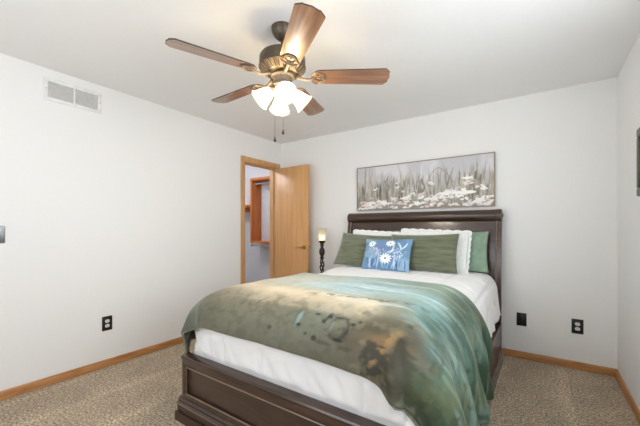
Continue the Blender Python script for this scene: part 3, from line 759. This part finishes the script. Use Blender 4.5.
for i in range(560):
    x_ = rp.uniform(0, 1.494); h_ = abs(rp.gauss(0, .10))+.06; z_ = rp.uniform(0, .26)
    if rp.random() < .10: h_ += .12
    dab(x_, z_+h_/2, h_/2, rp.uniform(.003, .009), PI/2+rp.gauss(0, .14), rp.choice(GRASS), rp.uniform(.35, .75))
for cx_, hh in ((.39, .36), (.55, .33), (.30, .28), (1.33, .40), (1.36, .36), (1.27, .32), (.77, .30), (.09, .28)):
    for k_ in range(12):
        dab(cx_+rp.gauss(0, .020), rp.uniform(.08, hh), .055, .008, PI/2+rp.gauss(0, .2), rp.choice([(112, 106, 94), (136, 126, 106), (158, 148, 126), (98, 94, 90)]), .6)
for k_ in range(26):                               # thin arching stem in the middle
    t_ = k_/25; dab(.84+.20*t_, .26+.17*math.sin(PI*t_*.8), .008, .0028, .4, (104, 98, 92), .8)
    dab(1.02+.10*t_, .42-.16*t_, .008, .0025, -1.0, (120, 112, 104), .7)
FL = [(240, 238, 236), (232, 228, 226), (246, 245, 242), (226, 212, 210), (222, 200, 198), (236, 226, 222)]
for i in range(92):
    z_ = abs(rp.gauss(.06, .12)); x_ = rp.uniform(.02, 1.47)
    if z_ > .36: continue
    rx = rp.uniform(.018, .045)*(1.2-.9*z_); colr = rp.choice(FL)
    dab(x_, z_-.012, rx*.8, rx*.25, rp.gauss(0, .2), (120, 112, 104), .5)
    for q_ in range(5): dab(x_+rp.gauss(0, rx*.5), z_+rp.gauss(0, rx*.20), rx*.55, rx*.24, rp.gauss(0, .45), colr, .92, .25)
    if rp.random() < .35: dab(x_, z_+.002, rx*.22, rx*.12, 0, rp.choice([(170, 150, 120), (214, 178, 172), (140, 128, 112)]), .8)
for x_, z_, rx in ((1.02, .15, .07), (1.13, .16, .08), (1.27, .14, .09), (.36, .07, .07), (.62, .12, .06), (1.25, .30, .06), (.88, .10, .07), (1.38, .05, .07), (.18, .08, .05), (.75, .06, .06), (1.40, .18, .05)):
    for q_ in range(8): dab(x_+rp.gauss(0, rx*.45), z_+rp.gauss(0, .008), rx*.5, rx*.16, rp.gauss(0, .3), rp.choice([(246, 245, 243), (238, 236, 234)]), .95, .25)
relief = .0022*vnoise(ax, az, 70, 45, 66, 3)
Vp = np.stack([PX0+.008+gx*(PX1-PX0-.016), -.026-relief, PZ0+.008+gz*(PZ1-PZ0-.016)], -1)
me = grid_mesh('canvas', Vp, srgb(np.clip(c, 0, 255)))
bm = bmesh.new(); bm.from_mesh(me)
r = bmesh.ops.extrude_edge_only(bm, edges=[e for e in bm.edges if len(e.link_faces) == 1])
for v in r['geom']:
    if isinstance(v, bmesh.types.BMVert): v.co.y = -.004
bm.to_mesh(me); bm.free()
M_art = attr_mat('oil_paint', .55, 0, 500, .05, .3, .03)
link('canvas', me, M_art, pt_)
bm = bmesh.new(); y0, y1 = -.036, -.002
add_box(bm, PX0, PX1, y0, y1, PZ1-.008, PZ1, .001); add_box(bm, PX0, PX1, y0, y1, PZ0, PZ0+.008, .001)
add_box(bm, PX0, PX0+.008, y0, y1, PZ0+.008, PZ1-.008, .001); add_box(bm, PX1-.008, PX1, y0, y1, PZ0+.008, PZ1-.008, .001)
link('frame', bm, M_frame_tan, pt_)

# framed picture at the right edge
FYa, FYb, FZa, FZb = -1.34, -.794, 1.405, 1.813
fr = empty('picture_frame', (RW, (FYa+FYb)/2, FZa), 'dark bronze framed picture cut off by the right edge of the photo', 'picture')
bm = bmesh.new(); fw_ = .05; x0, x1 = RW-.030, RW-.002
add_box(bm, x0, x1, FYa, FYb, FZb-fw_, FZb, .006); add_box(bm, x0, x1, FYa, FYb, FZa, FZa+fw_, .006)
add_box(bm, x0, x1, FYa, FYa+fw_, FZa+fw_, FZb-fw_, .006); add_box(bm, x0, x1, FYb-fw_, FYb, FZa+fw_, FZb-fw_, .006)
link('frame', bm, plain('dark_bronze_frame', lin(84, 74, 64), .45, .2, noise_amt=.3, nscale=50), fr)
link('inner_lip', ring_frame(FYa+fw_, FYb-fw_, FZa+fw_, FZb-fw_, .012, 0, .01), plain('gilt_lip', lin(150, 108, 58), .4, .4), fr)
lip = fr.children[-1]
for v in lip.data.vertices:                      # turn the ring from the x-z plane to the wall plane
    gx_, gy_, gz_ = v.co.x+RW, v.co.y+(FYa+FYb)/2, v.co.z+FZa
    v.co = (RW-.022+gy_-RW, gx_-(FYa+FYb)/2, gz_-FZa)
link('print', box(RW-.012, RW-.004, FYa+fw_+.01, FYb-fw_-.01, FZa+fw_+.01, FZb-fw_-.01), plain('brown_print', lin(148, 128, 98), .6, noise_amt=.4, nscale=9), fr, smooth=False)

# ------------------------------------------------------------------ outlets, jack plate, switch, vent
def outlet(label):
    e = empty('wall_outlet', (0, 0, 0), label, 'outlet', 'duplex outlets')
    link('cover_plate', box(-.040, .040, -.006, 0, -.062, .062, .0035), M_black, e)
    for s in (1, -1):
        bm = bmesh.new(); n_ = 20
        poly = []
        for k in range(n_):
            a_ = 2*PI*k/n_; poly.append((.0175*math.cos(a_), -.0058, s*.0205+max(-.0135, min(.0135, .0175*math.sin(a_)))))
        add_prism(bm, poly, (0, -.0025, 0)); rc = link('receptacle', bm, M_recept, e, angle=30)
        bm = bmesh.new()
        add_box(bm, -.0075, -.0055, -.0088, -.0080, s*.0205-.001, s*.0205+.007); add_box(bm, .0055, .0075, -.0088, -.0080, s*.0205, s*.0205+.006)
        add_lathe(bm, [(.0024, 0), (.0024, .0008)], (0, -.0080, s*.0205-.0075), (0, -1, 0), 10)
        link('slots', bm, M_slot, rc, smooth=False)
    link('screw', add_lathe(bmesh.new(), [(.003, 0), (.003, .001), (.001, .0016)], (0, -.006, 0), (0, -1, 0), 12), M_steel, e)
    return e
def copy_tree(o, parent=None):
    c_ = o.copy(); COL.objects.link(c_); c_.parent = parent
    for ch in list(o.children): copy_tree(ch, c_)
    return c_
oa = outlet('black plated duplex outlet on the back wall right of the bed near the corner')
ob = copy_tree(oa); ob['label'] = 'black plated duplex outlet low on the left wall below the vent'
oa.location = (3.383, 0, .367)
ob.location = (0, -2.275, .378); ob.rotation_euler = (0, 0, math.radians(90))
jk = empty('jack_plate', (2.977, 0, .362), 'plain black wall plate beside the bed on the back wall', 'wall plate')
link('cover_plate', box(2.938, 3.016, -.006, 0, .302, .422, .0035), M_black, jk)
link('insert', box(2.960, 2.994, -.009, -.0055, .328, .396, .0015), M_black, jk)
for z_ in (.312, .412): link('screw', add_lathe(bmesh.new(), [(.003, 0), (.003, .001), (.001, .0016)], (2.977, -.006, z_), (0, -1, 0), 12), M_slot, jk)
sw = empty('light_switch', (0, -2.985, 1.166), 'grey metal light switch plate at the left edge of the photo', 'light switch')
link('switch_plate', box(0, .006, -3.047, -2.922, 1.105, 1.227, .0035), M_steel, sw)
for y_ in (-2.962, -3.008): link('toggle', box(.0055, .010, y_-.016, y_+.016, 1.133, 1.199, .002), M_steel, sw)

VY0, VY1, VZ0, VZ1 = -2.709, -2.321, 2.196, 2.372
vt = empty('air_vent', (0, (VY0+VY1)/2, VZ0), 'white louvered return air vent high on the left wall', 'vent')
bm = bmesh.new(); wv_ = .026
add_box(bm, 0, .010, VY0, VY1, VZ1-wv_, VZ1, .003); add_box(bm, 0, .010, VY0, VY1, VZ0, VZ0+wv_, .003)
add_box(bm, 0, .010, VY0, VY0+wv_, VZ0+wv_, VZ1-wv_, .003); add_box(bm, 0, .010, VY1-wv_, VY1, VZ0+wv_, VZ1-wv_, .003)
link('frame', bm, M_white, vt)
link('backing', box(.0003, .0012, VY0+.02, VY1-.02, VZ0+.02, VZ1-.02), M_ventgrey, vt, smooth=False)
ym = (VY0+VY1)/2
link('divider', box(.001, .0105, ym-.006, ym+.006, VZ0+wv_-.002, VZ1-wv_+.002, .001), M_white, vt)
for a_, b_ in ((VY0+wv_, ym-.006), (ym+.006, VY1-wv_)):
    bm = bmesh.new(); k = 15; span = VZ1-VZ0-2*wv_
    for i in range(k):
        z_ = VZ0+wv_+span*(i+.5)/k
        add_prism(bm, [(.001, a_, z_+.0052), (.0018, a_, z_+.0058), (.0085, a_, z_-.0030), (.0078, a_, z_-.0036)], (0, b_-a_, 0))
    link('louvers', bm, M_white, vt, smooth=False)
for y_ in (VY0+.012, VY1-.012): link('screw', add_lathe(bmesh.new(), [(.004, 0), (.004, .001), (.001, .002)], (.010, y_, (VZ0+VZ1)/2), (1, 0, 0), 10), M_ventgrey, vt)

# ------------------------------------------------------------------ nightstand and bedside lamp
ns = empty('nightstand', (.90, -.25, 0), 'small dark nightstand under the torch lamp, tucked behind the bed', 'nightstand')
link('top', box(.70, 1.09, -.45, -.03, .575, .60, .005), M_esp, ns)
link('cabinet', box(.715, 1.075, -.435, -.04, .16, .575, .003), M_esp, ns)
for i, z_ in enumerate((.19, .385)):
    d_ = link('drawer', box(.73, 1.06, -.450, -.434, z_, z_+.18, .004), M_esp, ns)
    link('knob', add_lathe(bmesh.new(), [(.005, 0), (.005, .012), (.013, .016), (.012, .024), (.004, .027)], (.895, -.450, z_+.09), (0, -1, 0), 16), M_brass, d_)
for sx in (.718, 1.042):
    for sy in (-.432, -.073): link('leg', box(sx, sx+.03, sy, sy+.03, 0, .16, .003), M_esp, ns)
LX, LY = .897, -.25
lp = empty('torch_lamp', (LX, LY, .60), 'small torch lamp with dark twisted base and frosted shade beside the bed', 'lamp')
bm = bmesh.new(); add_lathe(bm, [(.001, .60), (.062, .60), (.064, .606), (.060, .615), (.045, .622), (.028, .634), (.020, .65), (.020, .66)], (LX, LY, 0)); link('base', bm, M_darkbronze, lp)
for k in range(3):                              # three stems twisting round each other
    bm = bmesh.new(); pts = []; rr = []
    for i in range(40):
        t_ = i/39; a_ = 2*PI*k/3+t_*4.4; r_ = .010+.012*math.sin(PI*t_)**1
        pts.append((LX+r_*math.cos(a_), LY+r_*math.sin(a_), .65+t_*.185)); rr.append(.0075+.002*math.sin(PI*t_))
    add_tube(bm, pts, rr, 10); link('twisted_stem', bm, M_darkbronze, lp)
bm = bmesh.new(); add_lathe(bm, [(.012, .828), (.027, .836), (.028, .846), (.018, .856), (.020, .868), (.032, .890), (.036, .918), (.032, .945), (.020, .970), (.017, .985), (.026, .996), (.022, 1.005), (.022, 1.02), (.040, 1.040), (.042, 1.052), (.034, 1.056)], (LX, LY, 0)); link('urn', bm, M_darkbronze, lp)
bm = bmesh.new(); prof = [(.030, 1.052), (.036, 1.07), (.041, 1.10), (.046, 1.14), (.056, 1.180), (.068, 1.205), (.066, 1.206), (.053, 1.181), (.043, 1.14), (.038, 1.10), (.033, 1.07), (.027, 1.054)]
add_lathe(bm, prof, (LX, LY, 0), cap=False); sh_ = link('lamp_shade', bm, M_shade2, lp)
bm = bmesh.new(); add_lathe(bm, [(.004, 1.052), (.010, 1.056), (.012, 1.075), (.020, 1.098), (.019, 1.115), (.010, 1.128), (.002, 1.131)], (LX, LY, 0), seg=16); link('bulb', bm, M_bulb2, lp)

# ------------------------------------------------------------------ ceiling fan
FXc, FYc = 1.818, -2.03
fan = empty('ceiling_fan', (FXc, FYc, RH), 'five blade bronze ceiling fan with walnut blades and lit glass bell shades', 'ceiling fan')
def fl(name, prof, mat, parent=None, seg=36):
    return link(name, add_lathe(bmesh.new(), prof, (FXc, FYc, 0), seg=seg), mat, parent or fan, angle=35)
fl('canopy', [(.068, 2.4395), (.068, 2.425), (.062, 2.405), (.048, 2.385), (.030, 2.368), (.018, 2.362)], M_bronze)
fl('downrod', [(.011, 2.375), (.011, 2.275), (.020, 2.272), (.022, 2.262)], M_bronze)
mh = fl('motor_housing', [(.020, 2.285), (.060, 2.282), (.105, 2.276), (.132, 2.266), (.140, 2.252), (.141, 2.215), (.138, 2.200), (.144, 2.197), (.144, 2.190), (.134, 2.184), (.118, 2.172), (.098, 2.160), (.092, 2.156), (.050, 2.154)], M_bronze)
for k in range(30):                             # cast fins around the lower flare
    a_ = 2*PI*k/30
    if k == 0: 
        bmf = bmesh.new()
    ca, sa = math.cos(a_), math.sin(a_)
    add_tube(bmf, [(FXc+r_*ca, FYc+r_*sa, z_) for r_, z_ in ((.139, 2.185), (.122, 2.172), (.101, 2.159))], .0042, 6)
link('vent_fins', bmf, M_bronze_lt, mh)
fl('switch_housing', [(.052, 2.158), (.068, 2.150), (.070, 2.140), (.060, 2.132), (.056, 2.100), (.060, 2.094), (.066, 2.088), (.066, 2.078), (.056, 2.066), (.040, 2.056), (.022, 2.050), (.012, 2.040), (.004, 2.034)], M_bronze_lt)
# blades (one built, four copies)
def blade_poly(r0, r1, w0, w1):
    P = []
    for k in range(7):                          # rounded root
        a_ = PI/2+PI*k/6; P.append((r0+.045+.045*math.cos(a_), w0/2*math.sin(a_)))
    P += [(r1-.032, -w1/2), (r1-.026, -w1/2+.003), (r1-.004, -w1/2+.030), (r1-.006, -w1/2+.036), (r1+.001, 0), (r1-.006, w1/2-.036), (r1-.004, w1/2-.030), (r1-.026, w1/2-.003), (r1-.032, w1/2)]
    return P
def make_blade(a_):
    poly = blade_poly(.185, .655, .118, .142)
    bm = bmesh.new(); add_prism(bm, [(x, y, -.0035) for x, y in poly], (0, 0, .007)); bevel_all(bm, .0015, 1, 40)
    me = bpy.data.meshes.new('blade'); bmesh.ops.recalc_face_normals(bm, faces=bm.faces[:]); bm.to_mesh(me); bm.free()
    me.materials.append(M_blade); me.materials.append(M_blade_edge)
    for p_ in me.polygons:
        if abs(p_.normal.z) < .8: p_.material_index = 1
    o = bpy.data.objects.new('blade', me); COL.objects.link(o); o.parent = fan
    bm = bmesh.new()                            # cast iron: arm, open leaf loop and centre rib under the blade
    add_tube(bm, [(.085, 0, .004), (.105, 0, -.004), (.130, 0, -.016), (.160, 0, -.018), (.185, 0, -.012), (.205, 0, -.0075)], [.012, .011, .009, .008, .008, .007], 10)
    lp_ = []
    for k in range(28):
        t_ = 2*PI*k/28; lp_.append((.222+.045*math.cos(t_), (.048+.010*math.cos(3*t_))*math.sin(t_), -.0078))
    add_tube(bm, lp_, .0045, 8, closed=True)
    for s in (-1, 1): add_tube(bm, [(.190, 0, -.0085), (.205, s*.016, -.008), (.228, s*.030, -.0078), (.250, s*.026, -.0078), (.256, s*.012, -.0078), (.244, s*.004, -.0078)], .0036, 7)
    add_tube(bm, [(.20, 0, -.0078), (.266, 0, -.0078)], .0036, 7)
    for x_, y_ in ((.215, .022), (.215, -.022), (.258, 0)): add_lathe(bm, [(.006, 0), (.005, .003), (.002, .004)], (x_, y_, -.009), (0, 0, -1), 10)
    bmesh.ops.recalc_face_normals(bm, faces=bm.faces[:])
    me = bpy.data.meshes.new('blade_iron'); bm.to_mesh(me); bm.free(); me.materials.append(M_bronze_lt); me.shade_smooth()
    i_ = bpy.data.objects.new('blade_iron', me); COL.objects.link(i_); i_.parent = o
    return o
b0 = make_blade(0)
for k in range(5):
    b_ = b0 if k == 0 else copy_tree(b0, fan)
    b_.location = (0, 0, 2.138-RH)
    b_.rotation_euler = (Matrix.Rotation(math.radians(34.2+72*k), 4, 'Z') @ Matrix.Rotation(math.radians(-12), 4, 'X')).to_euler()
# four glass bells
for k in range(4):
    a_ = math.radians(-41+90*k); be = math.radians(42)
    d_ = Vector((math.cos(a_)*math.cos(be), math.sin(a_)*math.cos(be), -math.sin(be)))
    hub_ = Vector((FXc, FYc, 2.074)); e0 = hub_ + Vector((math.cos(a_), math.sin(a_), 0))*.040; e1 = e0 + d_*.030
    bm = bmesh.new(); add_tube(bm, [hub_+(e0-hub_)*.5, e0, e1], .011, 10)
    add_lathe(bm, [(.012, .018), (.026, .024), (.030, .036), (.030, .046), (.027, .048)], e0, d_, 20)
    ar = link('lamp_arm', bm, M_bronze_lt, fan)
    g0 = e0 + d_*.036
    prof = [(.024, 0), (.028, .011), (.036, .027), (.043, .048), (.048, .070), (.055, .087), (.064, .100), (.066, .101), (.062, .098), (.052, .086), (.045, .070), (.040, .048), (.033, .027), (.025, .011), (.021, 0)]
    bm = bmesh.new(); add_lathe(bm, prof, g0, d_, 32, cap=False)
    gs = link('glass_shade', bm, M_shade, fan)
    bm = bmesh.new(); add_lathe(bm, [(.012, .008), (.014, .020), (.022, .040), (.026, .056), (.022, .070), (.011, .079), (.002, .081)], g0, d_, 16)
    link('bulb', bm, M_bulb, gs)
for (x_, y_), z1, nm in (((-.046, -.018), 1.752, 0), ((.002, .004), 1.795, 1)):
    bm = bmesh.new(); add_tube(bm, [(FXc+x_, FYc+y_, 2.062), (FXc+x_, FYc+y_, z1)], .0013, 6)
    ch = link('pull_chain', bm, M_bronze, fan)
    bm = bmesh.new(); add_lathe(bm, [(.002, .024), (.005, .020), (.0045, .012), (.008, .004), (.008, -.004), (.003, -.010)], (FXc+x_, FYc+y_, z1), seg=12)
    link('chain_fob', bm, M_darkbronze, ch)
